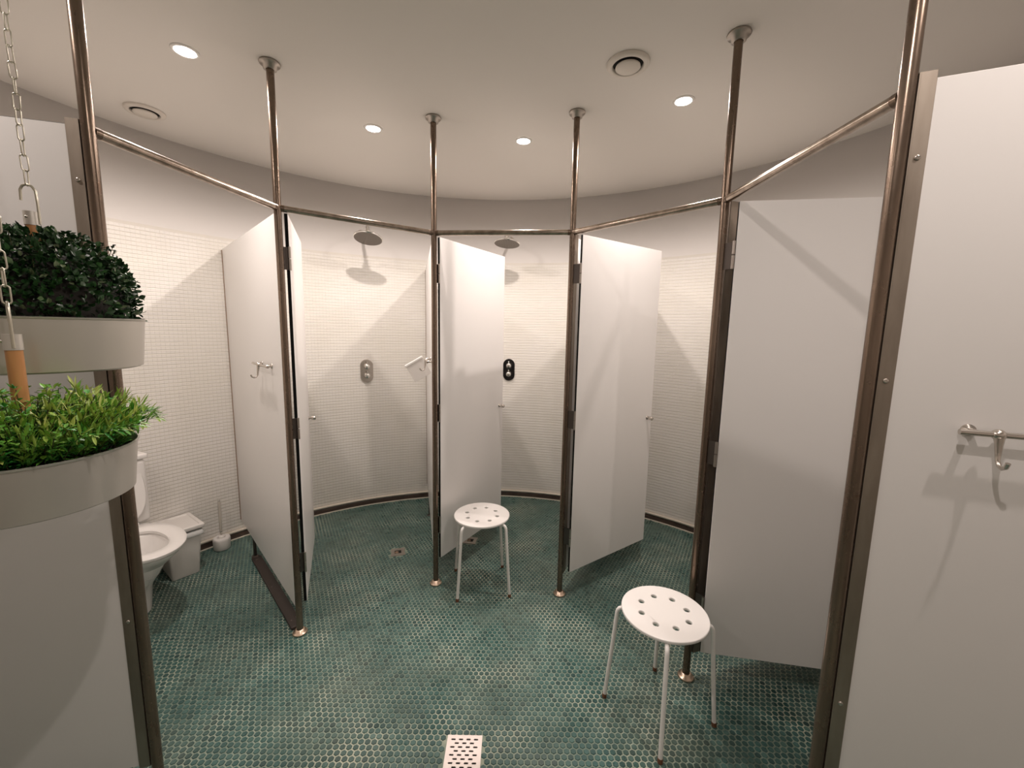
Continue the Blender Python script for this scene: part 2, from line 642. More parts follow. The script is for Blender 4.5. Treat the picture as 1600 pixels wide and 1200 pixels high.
# low brown sill on the floor under the toilet partition
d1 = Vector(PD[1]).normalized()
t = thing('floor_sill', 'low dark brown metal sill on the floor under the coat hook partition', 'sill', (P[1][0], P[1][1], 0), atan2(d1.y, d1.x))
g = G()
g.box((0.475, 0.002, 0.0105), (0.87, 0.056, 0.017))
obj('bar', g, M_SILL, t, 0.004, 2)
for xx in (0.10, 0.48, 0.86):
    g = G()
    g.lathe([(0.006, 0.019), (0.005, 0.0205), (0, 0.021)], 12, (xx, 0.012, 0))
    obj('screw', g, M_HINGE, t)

# ------------------------------------------------------------------ doors
def door(hinge, end, label, post, knob_side, z0=0.16, z1=2.047, knob_z=0.99):
    h = Vector((*hinge, 0))
    e = Vector((*end, 0))
    d = (e - h)
    W = d.length
    rz = atan2(d.y, d.x)
    t = thing('cubicle_door', label, 'door', (h.x, h.y, 0), rz)
    g = G()
    g.box((W / 2, 0, (z0 + z1) / 2), (W, 0.015, z1 - z0), side=1)
    obj('panel', g, [M_PANEL, M_CORE], t, 0.0012, 1)
    inv = Matrix.Rotation(-rz, 3, 'Z')
    pl = inv @ (Vector((*post, 0)) - h)            # the pole in door space
    dirp = (-pl).normalized()
    a = pl + dirp * (RP - 0.002)
    dd = -a
    for zz in (1.85, 1.06, 0.375):
        hg = G()
        rot = atan2(dd.y, dd.x)
        hg.box((a.x + dd.x / 2, a.y + dd.y / 2, zz), (dd.length + 0.006, 0.005, 0.100), rot)
        ho = obj('hinge', hg, M_HINGE, t)
        g = G()
        sd = 0.0085 * (-1 if knob_side > 0 else 1)
        sd = -0.0085 if (inv @ (Vector((0, 0, 0)) - h)).y < 0 else 0.0085
        g.tube([(-0.008, sd, zz - 0.052), (-0.008, sd, zz - 0.002)], 0.0055, 12)
        g.tube([(-0.008, sd, zz + 0.002), (-0.008, sd, zz + 0.052)], 0.0055, 12)
        obj('pin', g, M_PIN, ho)
    kg = G()
    Mx = Matrix.Rotation(-pi / 2 * knob_side, 3, 'X')
    kg.lathe([(0.012, 0.0074), (0.012, 0.010), (0.0055, 0.011), (0.0055, 0.020), (0.0105, 0.021), (0.012, 0.026), (0.012, 0.044), (0.010, 0.048), (0, 0.048)], 18,
             (W - 0.045, 0, knob_z), Mx)
    obj('knob', kg, M_SATIN, t)
    return t


door((-1.030, 1.920), (-1.295, 2.555), 'narrow-looking open cubicle door lying close to the coat hook partition', P[1], -1, knob_z=0.975)
door((-0.420, 2.345), (-0.072, 2.925), 'white cubicle door opened inward behind the far stool', P[2], -1, knob_z=1.01)
door((0.350, 2.218), (0.905, 2.620), 'widest-showing open white cubicle door with a shiny knob at its edge', P[3], -1, knob_z=1.005)
door((0.848, 1.632), (1.520, 1.520), 'shaded white cubicle door standing behind the nearer stool', P[4], 1, z0=0.165, knob_z=1.0)

# ------------------------------------------------------------------ coat hook rails
def hook_rail(origin, d, side, z, length, hooks, label, posts):
    """rail standing off a partition; local x along the partition, side = which face"""
    t = thing('hook_rail', label, 'coat rail', (origin[0], origin[1], z), atan2(d[1], d[0]))
    s = side
    y0 = s * (TH / 2)
    yr = s * (TH / 2 + 0.032)
    g = G()
    g.tube([(0, yr, 0), (length, yr, 0)], 0.0062, 14)
    obj('bar', g, M_SATIN, t)
    for xx in posts:
        g = G()
        Mx = Matrix.Rotation(-pi / 2 * s, 3, 'X')
        g.lathe([(0.013, 0.0003), (0.013, 0.004), (0.0065, 0.006), (0.0065, 0.032)], 14, (xx, y0, 0), Mx)
        obj('bracket', g, M_SATIN, t)
    for xx in hooks:
        g = G()
        g.lathe([(0, -0.012), (0.006, -0.0105), (0.0105, -0.006), (0.012, 0), (0.0105, 0.006), (0.006, 0.0105), (0, 0.012)], 16, (xx, yr, 0))
        pts = [(0, 0.004, -0.006), (0, 0.006, -0.02), (0, 0.008, -0.036), (0, 0.010, -0.052), (0, 0.016, -0.062), (0, 0.026, -0.065), (0, 0.036, -0.060), (0, 0.040, -0.050)]
        g.tube([(xx, yr + s * q[1], q[2]) for q in pts], [0.0085, 0.0065, 0.005, 0.0042, 0.004, 0.004, 0.004, 0.0042], 10)
        obj('hook', g, M_SATIN, t)
    return t


dv = [Vector(q).normalized() for q in PD]
# on the toilet partition (face towards us)
s_ = Vector(P[1]) + dv[1] * 0.155
hook_rail(s_, dv[1], 1, 1.345, 0.31, [0.17], 'short steel coat hook rail on the toilet cubicle partition', [0.06, 0.25])
# on the partition behind the far stool's pole
s_ = Vector(P[2]) + dv[2] * 0.06
hook_rail(s_, dv[2], 1, 1.352, 0.34, [0.17], 'small steel coat hook rail holding the tilted white sheet', [0.05, 0.29])
# on the big near panel
s_ = Vector(P[5]) + dv[5] * 0.154
hook_rail(s_, dv[5], -1, 1.352, 0.42, [0.061, 0.21, 0.37], 'long shiny hook rail on the large near partition panel', [0.028, 0.39])

# white plastic sheet hung askew over the rail on the P2 partition
s_ = Vector(P[2]) + dv[2] * 0.30
nrm = Vector((-dv[2].y, dv[2].x))
t = thing('hanging_sheet', 'small white plastic sheet hanging tilted from the coat hook rail', 'plastic sheet',
          (s_.x + nrm.x * 0.085, s_.y + nrm.y * 0.085, 1.315), atan2(nrm.y, nrm.x) + 0.12)
g = G()
Ry = Matrix.Rotation(radians(30), 3, 'Y')
g.box((0, 0, -0.03), (0.118, 0.005, 0.118), M=Ry)
obj('sheet', g, M_PLASTIC, t, 0.002, 2)
g = G()
cpos = Ry @ Vector((0, 0, 0.060)) + Vector((0, 0, -0.03))
g.box(cpos, (0.126, 0.016, 0.015), M=Ry)
obj('top_edge', g, M_WHITE, t, 0.004, 2)

# ------------------------------------------------------------------ lamps and vents in the ceiling
lamp_labels = [
    'glowing recessed ceiling downlight above the toilet cubicle',
    'glowing recessed ceiling downlight above the shower head by the narrow-looking door',
    'glowing recessed ceiling downlight above the middle shower cubicle',
    'glowing recessed ceiling downlight above the wide open door',
    'recessed ceiling downlight beyond the boxwood planter, close to its panel',
    'recessed ceiling downlight above the large near panel',
    'recessed ceiling downlight behind the viewer',
]
for i, (x, y) in enumerate(LAMPS):
    t = thing('recessed_downlight', lamp_labels[i], 'ceiling light', (x, y, H))
    g = G()
    g.lathe([(0.037, -0.004), (0.039, -0.006), (0.047, -0.004), (0.050, -0.0008), (0.044, -0.0006)], 32)
    obj('bezel', g, M_BEZEL, t)
    g = G()
    g.lathe([(0, -0.0105), (0.020, -0.0095), (0.032, -0.0065), (0.0385, -0.003), (0.0385, -0.001)], 32)
    obj('lens', g, M_LAMP, t)
    ld = bpy.data.lights.new('downlight_beam', 'SPOT')
    ld.energy = LAMP_W[i]
    ld.color = LAMP_COLOR
    ld.spot_size = radians(LAMP_CONE)
    ld.spot_blend = LAMP_BLEND
    ld.shadow_soft_size = 0.020
    lo = bpy.data.objects.new('downlight_beam', ld)
    C.objects.link(lo)
    lo.parent = t
    lo.location = (0, 0, -0.016)

for (x, y, lab) in ((-1.955, 2.315, 'round ceiling vent near the toilet cubicle lamp'), (0.455, 1.858, 'round ceiling vent with a dark gap, near the lamp above the wide open door')):
    t = thing('ceiling_vent', lab, 'vent', (x, y, H))
    g = G()
    g.lathe([(0.062, 0.0), (0.063, -0.012), (0.068, -0.0135), (0.082, -0.011), (0.086, -0.006), (0.086, -0.0006)], 40)
    obj('outer_ring', g, M_VENT, t)
    g = G()
    g.lathe([(0.0615, -0.0008), (0, -0.0008)], 40)
    obj('dark_throat', g, M_HOLE, t)
    g = G()
    g.lathe([(0, -0.023), (0.046, -0.021), (0.051, -0.017), (0.050, -0.013), (0, -0.012)], 40)
    g.tube([(0, 0, -0.013), (0, 0, -0.001)], 0.008, 10)
    obj('valve_disc', g, M_VENT, t)

# ------------------------------------------------------------------ showers
def wall_frame(deg):
    a = radians(deg)
    n = Vector((-cos(a), -sin(a), 0))          # into the room
    tx = Vector((-sin(a), cos(a), 0))
    return n, tx


for deg, zh, zv, hl, vl, plate, tilt in (
        (117.2, 2.19, 1.180, 'round chrome rain shower head in the cubicle beside the narrow-looking door', 'chrome shower valve plate with two knobs below the first shower head', M_SATIN, -0.13),
        (86.5, 2.215, 1.190, 'round chrome rain shower head in the middle cubicle', 'dark-looking chrome shower valve plate with two knobs in the middle cubicle', M_CHROME_DARKREFL, -0.05)):
    n, tx = wall_frame(deg)
    wpt = wp(deg, RW - 0.001, 0)
    t = thing('rain_shower', hl, 'shower', (wpt.x, wpt.y, zh), atan2(n.y, n.x))
    ax = 0.375
    g = G()
    My = Matrix.Rotation(pi / 2, 3, 'Y')
    g.lathe([(0.030, 0), (0.030, 0.004), (0.022, 0.008), (0.012, 0.012)], 20, (0, 0, 0.105), My)
    obj('wall_flange', g, M_CHROME, t)
    g = G()
    pts = [(0.004, 0, 0.105), (0.20, 0, 0.100), (0.30, 0, 0.096), (0.345, 0, 0.090), (0.368, 0, 0.074), (ax, 0, 0.055)]
    g.tube(pts, 0.0105, 14)
    obj('arm', g, M_CHROME, t)
    g = G()
    g.lathe([(0, 0.030), (0.012, 0.033), (0.0185, 0.040), (0.020, 0.048), (0.017, 0.057), (0.011, 0.062), (0, 0.063)], 20, (ax, 0, 0))
    g.lathe([(0.013, 0.012), (0.017, 0.014), (0.017, 0.032), (0.012, 0.034)], 20, (ax, 0, 0))
    obj('ball_joint', g, M_CHROME, t)
    g = G()
    Mt = Matrix.Rotation(tilt, 3, 'X') @ Matrix.Rotation(-0.26 if deg > 100 else -0.15, 3, 'Y')
    g.lathe([(0.098, -0.004), (0.104, 0.0), (0.104, 0.004), (0.098, 0.008), (0.05, 0.012), (0.018, 0.018), (0, 0.018)], 40, (ax, 0, 0), Mt)
    hd = obj('disc', g, M_CHROME, t)
    g = G()
    g.lathe([(0, -0.0045), (0.098, -0.0042)], 40, (ax, 0, 0), Mt)
    for rr, nn in ((0.02, 6), (0.04, 12), (0.06, 18), (0.08, 24)):
        for k in range(nn):
            a = 2 * pi * k / nn
            cc = Mt @ Vector((rr * cos(a), rr * sin(a), -0.0044))
            g.lathe([(0, -0.002), (0.002, -0.0012), (0.0024, 0.0005)], 6, cc + Vector((ax, 0, 0)), Mt)
    obj('nozzle_face', g, M_NOZZLE, hd)

    wpt = wp(deg - (0.3 if deg > 100 else 0.2), RW - 0.0135, 0)
    t = thing('shower_valve', vl, 'shower valve', (wpt.x, wpt.y, zv), atan2(n.y, n.x))
    def stadium(hw, hh, x):
        pts = []
        for k in range(33):
            a = pi * k / 32
            pts.append((x, hw * cos(a), (hh - hw) + hw * sin(a)))
        for k in range(33):
            a = pi + pi * k / 32
            pts.append((x, hw * cos(a), -(hh - hw) + hw * sin(a)))
        return pts
    g = G()
    g.loft([stadium(0.052, 0.098, 0.0), stadium(0.052, 0.098, 0.007), stadium(0.049, 0.095, 0.011)], 0, False, True, True)
    obj('plate', g, plate, t)
    for zz in (0.040, -0.036):
        g = G()
        g.lathe([(0.024, 0.010), (0.024, 0.016), (0.019, 0.018), (0.020, 0.042), (0.0215, 0.047), (0.019, 0.051), (0, 0.052)], 24, (0, 0, zz), My)
        k_ = obj('knob', g, M_CHROME, t)
        g = G()
        g.box((0.040, 0, zz + 0.026), (0.014, 0.009, 0.026))
        obj('lever', g, M_CHROME, k_, 0.003, 2)

# ------------------------------------------------------------------ drains
for (x, y, s, a), lab in zip(DRAINS, ('small square steel floor drain in the cubicle beside the narrow-looking door', 'small square floor drain half hidden behind the far stool')):
    t = thing('floor_drain', lab, 'drain', (x, y, 0), a)
    g = G()
    b = 0.028
    for cx_, cy_, sx, sy in ((0, s / 2 - b / 2, s, b), (0, -s / 2 + b / 2, s, b), (s / 2 - b / 2, 0, b * 0.8, s - 2 * b), (-s / 2 + b / 2, 0, b * 0.8, s - 2 * b)):
        g.box((cx_, cy_, 0.0018), (sx, sy, 0.0034))
    obj('frame', g, M_FLANGE, t)
    g = G()
    g.box((0, 0, 0.0008), (s - b, s - b, 0.0012))
    obj('cup', g, M_HOLE, t)
    g = G()
    g.lathe([(0.013, 0.0013), (0.013, 0.004), (0.010, 0.005), (0, 0.005)], 16, (-0.008, -0.004, 0))
    obj('plug', g, M_SEAL, t)

x, y, gw, gd = GRATE
t = thing('drain_grate', 'pale slotted steel drain grate set in the floor closest to us', 'drain', (x, y, 0))
bm = bmesh.new()
edges = []


def loop(pts):
    vs = [bm.verts.new(p) for p in pts]
    for i in range(len(vs)):
        edges.append(bm.edges.new((vs[i], vs[(i + 1) % len(vs)])))


loop([(-gw / 2, -gd / 2, 0), (gw / 2, -gd / 2, 0), (gw / 2, gd / 2, 0), (-gw / 2, gd / 2, 0)])
rows = 15
for j in range(rows):
    yy = -gd / 2 + 0.017 + j * (gd - 0.034) / (rows - 1)
    n_ = 4 if j % 2 == 0 else 3
    for k in range(n_):
        xx = (k - (n_ - 1) / 2) * 0.0285
        hw, hh = 0.0085, 0.0032
        pts = []
        for q in range(5):
            a = -pi / 2 + pi * q / 4
            pts.append((xx + hw - hh + hh * cos(a), yy + hh * sin(a), 0))
        for q in range(5):
            a = pi / 2 + pi * q / 4
            pts.append((xx - hw + hh + hh * cos(a), yy + hh * sin(a), 0))
        loop(pts)
bmesh.ops.triangle_fill(bm, use_beauty=True, use_dissolve=False, edges=edges)
bmesh.ops.recalc_face_normals(bm, faces=bm.faces[:])
ret = bmesh.ops.extrude_face_region(bm, geom=bm.faces[:])
for v in [q for q in ret['geom'] if isinstance(q, bmesh.types.BMVert)]:
    v.co.z += 0.003
bmesh.ops.recalc_face_normals(bm, faces=bm.faces[:])
me = bpy.data.meshes.new('plate')
bm.to_mesh(me)
bm.free()
me.materials.append(M_GRATE)
obj('plate', me, None, t, loc=(0, 0, 0.0022))
g = G()
g.box((0, 0, 0.0008), (gw - 0.004, gd - 0.004, 0.0012))
obj('well', g, M_HOLE, t)

# ------------------------------------------------------------------ stools
def disc_with_holes(R_, th, rh, ring, n_h=8, rot=pi / 8):
    bm = bmesh.new()
    es = []
    def lp(cx_, cy_, r, n):
        vs = [bm.verts.new((cx_ + r * cos(2 * pi * k / n), cy_ + r * sin(2 * pi * k / n), 0)) for k in range(n)]
        for k in range(n):
            es.append(bm.edges.new((vs[k], vs[(k + 1) % n])))
    lp(0, 0, R_, 72)
    for k in range(n_h):
        a = rot + 2 * pi * k / n_h
        lp(ring * cos(a), ring * sin(a), rh, 20)
    bmesh.ops.triangle_fill(bm, use_beauty=True, use_dissolve=False, edges=es)
    ret = bmesh.ops.extrude_face_region(bm, geom=bm.faces[:])
    for v in [q for q in ret['geom'] if isinstance(q, bmesh.types.BMVert)]:
        v.co.z += th
    bmesh.ops.recalc_face_normals(bm, faces=bm.faces[:])
    me = bpy.data.meshes.new('seat')
    bm.to_mesh(me)
    bm.free()
    me.materials.append(M_WHITE)
    return me


st = thing('stool', 'white round metal stool with holes in its seat, the further one by the open door', 'stool', (-0.165, 2.333, 0), radians(9.5), 'white perforated stools')
se = obj('seat', disc_with_holes(0.166, 0.013, 0.0115, 0.094), None, st, 0.004, 3, loc=(0, 0, 0.437))
for k in range(4):
    a = radians(45 + 90 * k)
    g = G()
    prof = [(0.03, 0.4285), (0.10, 0.4285), (0.150, 0.4285), (0.163, 0.4275), (0.172, 0.4235), (0.1775, 0.416), (0.1805, 0.405), (0.190, 0.28), (0.2135, 0.010)]
    g.tube([(r * cos(a), r * sin(a), z) for r, z in prof], 0.0083, 14)
    lg = obj('leg', g, M_WHITE, st)
    g = G()
    d_ = Vector((cos(a), sin(a), 0))
    g.tube([d_ * 0.2142 + Vector((0, 0, 0.0022)), d_ * 0.2125 + Vector((0, 0, 0.020))], 0.0096, 14)
    obj('foot_cap', g, M_RUSTFOOT, lg)
st2 = dup(st)
st2.location = (0.625, 1.500, 0)
st2.rotation_euler = (0, 0, radians(28.5))
st2['label'] = 'white round metal stool with holes in its seat, the one nearer to us'

# ------------------------------------------------------------------ toilet
ta = Vector((0.90, -0.43, 0)).normalized()
tt = thing('toilet', 'white ceramic toilet with its lid raised, half hidden behind the planters', 'toilet', (-1.69, 1.88, 0), atan2(ta.y, ta.x))


def egg(xf, xb, hy, z, n=40, back=2.6):
    """closed outline, front tip at xf, back at xb, half width hy; blunter at the back"""
    pts = []
    xm = xb + (xf - xb) * 0.42
    for k in range(n):
        a = 2 * pi * k / n
        c, s = cos(a), sin(a)
        if c >= 0:
            x = xm + (xf - xm) * c
            yy = hy * s
        else:
            e = 2 / back
            x = xm - (xm - xb) * abs(c) ** e
            yy = hy * (abs(s) ** e) * (1 if s >= 0 else -1)
        pts.append((x, yy, z))
    return pts


g = G()
outer = [egg(-0.275, -0.60, 0.085, 0.0022), egg(-0.270, -0.60, 0.090, 0.05), egg(-0.255, -0.60, 0.095, 0.14), egg(-0.205, -0.60, 0.110, 0.22),
         egg(-0.125, -0.60, 0.140, 0.30), egg(-0.055, -0.60, 0.166, 0.355), egg(-0.018, -0.60, 0.178, 0.385), egg(-0.010, -0.60, 0.180, 0.398), egg(-0.018, -0.595, 0.172, 0.402)]
inner = [egg(-0.075, -0.40, 0.118, 0.402), egg(-0.085, -0.39, 0.110, 0.385), egg(-0.11, -0.37, 0.095, 0.31), egg(-0.16, -0.34, 0.065, 0.24), egg(-0.19, -0.32, 0.045, 0.20)]
g.loft(outer + inner, 0, True, True, True)
bowl = obj('bowl', g, M_CERAMIC, tt, sharp=60)
g = G()
g.loft([egg(-0.150, -0.345, 0.072, 0.250)], 0, False, False, True)
obj('water', g, M_WATER, bowl)
g = G()
g.loft([egg(-0.004, -0.470, 0.183, 0.404), egg(0.0, -0.472, 0.187, 0.410), egg(0.0, -0.472, 0.187, 0.420), egg(-0.010, -0.465, 0.178, 0.427),
        egg(-0.065, -0.405, 0.118, 0.426), egg(-0.075, -0.395, 0.108, 0.418), egg(-0.075, -0.395, 0.108, 0.404)], 0, True)
g.loft([egg(-0.075, -0.395, 0.108, 0.404), egg(-0.004, -0.470, 0.183, 0.404)], 0, False)
obj('seat', g, M_SEAT, tt, sharp=50)
for s in (-1, 1):
    g = G()
    g.tube([(-0.488, s * 0.055, 0.420), (-0.488, s * 0.095, 0.420)], 0.016, 14)
    obj('hinge', g, M_SEAT, tt)
g = G()
Ml = Matrix.Rotation(radians(-98), 3, 'Y')
lo_ = []
for zz, sc in ((0.0, 0.97), (0.004, 1.0), (0.014, 1.0), (0.019, 0.95)):
    lo_.append([tuple(Ml @ Vector((0.225 + (p[0] + 0.235) * sc, p[1] * sc, zz)) + Vector((-0.497, 0, 0.425))) for p in egg(0.0, -0.462, 0.160, 0.0)])
g.loft(lo_, 0, True, True, True)
obj('lid', g, M_SEAT, tt, sharp=50)
g = G()
g.box((-0.598, 0, 0.59), (0.125, 0.36, 0.372))
obj('cistern', g, M_CERAMIC, tt, 0.022, 4)
g = G()
g.box((-0.596, 0, 0.792), (0.138, 0.375, 0.030))
cl = obj('cistern_lid', g, M_CERAMIC, tt, 0.010, 3)
g = G()
g.lathe([(0.020, 0.807), (0.020, 0.811), (0.017, 0.813), (0, 0.813)], 20, (-0.596, 0, 0))
obj('flush_button', g, M_CHROME, cl)

# ------------------------------------------------------------------ bin and toilet brush
bn = thing('waste_bin', 'small white plastic waste bin with a lid, wedged beside the toilet', 'bin', (-2.062, 2.402, 0), atan2(0.6, -0.8))
# local x = towards the wall, local y = along (-0.6,-0.8)


def rrect(hx, hy, r, z, x0=0.0, n=5):
    pts = []
    for sx, sy, a0 in ((1, 1, 0), (-1, 1, pi / 2), (-1, -1, pi), (1, -1, 1.5 * pi)):
        for k in range(n):
            a = a0 + pi / 2 * k / (n - 1)
            pts.append((x0 + sx * (hx - r) + r * cos(a), sy * (hy - r) + r * sin(a), z))
    return pts


g = G()
g.loft([rrect(0.098, 0.068, 0.012, 0.0024), rrect(0.102, 0.071, 0.014, 0.01), rrect(0.122, 0.088, 0.016, 0.262)], 0, True, True, False)
obj('body', g, M_PLASTIC, bn, sharp=60)
g = G()
g.loft([rrect(0.122, 0.088, 0.016, 0.255), rrect(0.137, 0.099, 0.022, 0.258), rrect(0.140, 0.102, 0.022, 0.270), rrect(0.132, 0.095, 0.022, 0.284)], 0, True, False, True)
obj('rim', g, M_BAG, bn, sharp=60)
g = G()
Mr = Matrix.Rotation(radians(3), 3, 'Y')


def tl(pts):
    return [tuple(Mr @ Vector(p)) for p in pts]


g.loft([tl(rrect(0.143, 0.104, 0.010, 0.290)), tl(rrect(0.145, 0.106, 0.010, 0.294)), tl(rrect(0.145, 0.106, 0.010, 0.310)), tl(rrect(0.141, 0.102, 0.010, 0.314)),
        tl(rrect(0.124, 0.086, 0.008, 0.314)), tl(rrect(0.121, 0.083, 0.008, 0.308))], 0, True, True, True)
obj('lid', g, M_PLASTIC, bn, sharp=40)

br = thing('toilet_brush', 'toilet brush with clear handle in a squat white holder against the wall', 'toilet brush', (-1.995, 2.672, 0))
g = G()
g.lathe([(0, 0.0024), (0.046, 0.0024), (0.050, 0.008), (0.052, 0.070), (0.050, 0.083), (0.044, 0.087), (0.026, 0.088), (0.022, 0.083), (0.022, 0.06), (0, 0.06)], 32)
obj('holder', g, M_PLASTIC, br)
g = G()
g.lathe([(0, 0.0605), (0.018, 0.061), (0.020, 0.088), (0.019, 0.094), (0.009, 0.100), (0, 0.101)], 20)
obj('brush_head', g, M_PLASTIC, br)
g = G()
g.tube([(0, 0, 0.095), (0, 0, 0.15), (0.002, 0, 0.24), (0.003, 0, 0.345)], [0.005, 0.0085, 0.0095, 0.0085], 12)
hn = obj('handle', g, M_CLEAR, br)
g = G()
g.lathe([(0, -0.008), (0.006, -0.005), (0.008, 0), (0.006, 0.005), (0, 0.008)], 12, (0.003, 0, 0.350))
obj('handle_knob', g, M_CHROME, hn)
g = G()
g.lathe([(0.005, 0.118), (0.008, 0.122), (0.008, 0.130), (0.005, 0.134)], 12)
obj('collar', g, M_CHROME, hn)

# ------------------------------------------------------------------ hanging planters
def leaf_mesh(items, mt, name):
    """items: (pos, dir, up, length, width, shade). Six-sided leaf folded along its midrib."""
    V, F, S = [], [], []
    for p, d, u, ln, wd, sh in items:
        d = d.normalized()
        sdir = d.cross(u)
        if sdir.length < 1e-4:
            sdir = d.orthogonal()
        sdir.normalize()
        nn = sdir.cross(d)
        k = len(V)
        for a, b, c in ((0, 0, 0), (0.32, 0.42, 0.12), (0.68, 0.40, 0.10), (1, 0, -0.08), (0.68, -0.40, 0.10), (0.32, -0.42, 0.12), (0.5, 0, 0)):
            V.append(tuple(p + d * (a * ln) + sdir * (b * wd) + nn * (c * wd)))
        F += [(k, k + 1, k + 6), (k + 1, k + 2, k + 6), (k + 2, k + 3, k + 6), (k + 3, k + 4, k + 6), (k + 4, k + 5, k + 6), (k + 5, k, k + 6)]
        S += [sh] * 7
    me = bpy.data.meshes.new(name)
    me.from_pydata(V, [], F)
    me.materials.append(mt)
    me.attributes.new('shade', 'FLOAT', 'POINT').data.foreach_set('value', S)
    return me


def planter(loc, label, stick_top, hook_rot, RPOT, HPOT):
    t = thing('hanging_planter', label, 'planter', loc)
    g = G()
    g.lathe([(0, 0.0), (RPOT - 0.020, 0.0), (RPOT - 0.012, 0.004), (RPOT - 0.002, HPOT - 0.004), (RPOT, HPOT - 0.003), (RPOT + 0.001, HPOT), (RPOT - 0.002, HPOT + 0.001),
             (RPOT - 0.004, HPOT - 0.003), (RPOT - 0.014, 0.02), (0, 0.02)], 64)
    obj('pot', g, M_POT, t, sharp=40)
    g = G()
    g.lathe([(RPOT - 0.006, HPOT - 0.022), (0, HPOT - 0.016)], 40)
    obj('soil', g, M_SOIL, t)
    hz = stick_top
    g = G()
    g.tube([(0, 0, HPOT - 0.02), (0, 0, hz - 0.026)], 0.0118, 16)
    obj('stick', g, M_WOOD, t)
    g = G()
    g.tube([(0, 0, hz - 0.030), (0, 0, hz)], 0.0132, 20)
    cp = obj('cap', g, M_CAP, t)
    g = G()
    Mx = Matrix.Rotation(radians(hook_rot), 3, 'Z')
    q = Mx @ Vector((0, -0.0128, 0))
    g.lathe([(0, -0.003), (0.0028, -0.0018), (0.0035, 0), (0.0028, 0.0018), (0, 0.003)], 10, q + Vector((-0.002, 0, hz - 0.013)))
    obj('screw', g, M_SATIN, cp)
    g = G()
    top = hz + 0.060
    pts = [(0.0135, 0, hz - 0.026), (0.0135, 0, hz + 0.02), (0.0125, 0, top - 0.014), (0.007, 0, top - 0.004), (-0.001, 0, top), (-0.009, 0, top - 0.004), (-0.0135, 0, top - 0.013), (-0.0142, 0, top - 0.036)]
    g.tube([Mx @ Vector(p) for p in pts], 0.0026, 10)
    obj('hook', g, M_CHAIN, t)
    return t, loc[2] + top


rnd = random.Random(21)
UP = Vector((0, 0, 1))
# upper: clipped boxwood
RPOT, HPOT = 0.179, 0.120
u_loc = (-1.105, 0.975, 1.437)
upl, u_top = planter(u_loc, 'round grey hanging planter with dark boxwood, the upper of two', 0.358, 20, RPOT, HPOT)
items = []
for k in range(5200):
    a = rnd.uniform(0, 2 * pi)
    v = rnd.uniform(0, 1)
    # boxy dome
    rr = 0.160
    if v < 0.45:
        r = rr * sqrt(rnd.uniform(0, 1)) * 0.97
        zt = 0.190 * (1 - (r / (rr * 1.02)) ** 3.2 * 0.62)
        z = HPOT + zt - rnd.uniform(0, 0.03)
        nd = Vector((cos(a) * r / rr, sin(a) * r / rr, 0.9))
    else:
        h = rnd.uniform(-0.02, 0.14)
        r = rr * (1.0 - 0.10 * (max(0, h) / 0.14) ** 2) - rnd.uniform(0, 0.02)
        z = HPOT + h
        nd = Vector((cos(a), sin(a), 0.25))
        if h < 0.01:
            r = min(r, RPOT - 0.016)
    bumpy = 0.010 * sin(9 * a + 3 * z / 0.05) + 0.008 * sin(17 * a + z / 0.013)
    p = Vector((cos(a) * (r + bumpy * r / rr), sin(a) * (r + bumpy * r / rr), z + bumpy * 0.7))
    d = (nd.normalized() + Vector((rnd.gauss(0, .6), rnd.gauss(0, .6), rnd.gauss(0, .6)))).normalized()
    sh = max(0.0, min(0.93, rnd.gauss(0.45, 0.22)))
    if rnd.random() < 0.035:
        sh = 1.0
    items.append((p, d, nd + Vector((rnd.gauss(0, .4), rnd.gauss(0, .4), rnd.gauss(0, .4))), rnd.uniform(0.010, 0.019), rnd.uniform(0.008, 0.013), sh))
stems = G()
for k in range(46):                                    # stray twigs
    a = rnd.uniform(0, 2 * pi)
    r = 0.165 * sqrt(rnd.uniform(0.05, 0.9))
    p0 = Vector((cos(a) * r, sin(a) * r, HPOT + 0.180 - 0.10 * (r / 0.165) ** 3))
    dd = Vector((cos(a) * 0.5 * r / 0.165, sin(a) * 0.5 * r / 0.165, 1)).normalized()
    ln = rnd.uniform(0.018, 0.045)
    stems.tube([p0, p0 + dd * ln], 0.0007, 4)
    for s in range(4):
        items.append((p0 + dd * ln * (0.6 + 0.13 * s), (dd + Vector((rnd.gauss(0, .8), rnd.gauss(0, .8), rnd.gauss(0, .5)))).normalized(), UP, rnd.uniform(0.008, 0.014), 0.009, rnd.uniform(0.1, 0.6)))
fo = obj('foliage', leaf_mesh(items, M_BOX, 'foliage'), None, upl)
fo['kind'] = 'stuff'
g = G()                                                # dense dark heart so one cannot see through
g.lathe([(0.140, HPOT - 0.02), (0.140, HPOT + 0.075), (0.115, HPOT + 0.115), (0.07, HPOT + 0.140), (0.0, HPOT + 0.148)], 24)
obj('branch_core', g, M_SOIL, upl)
o = obj('twigs', stems, M_STEM, upl)
o['kind'] = 'stuff'

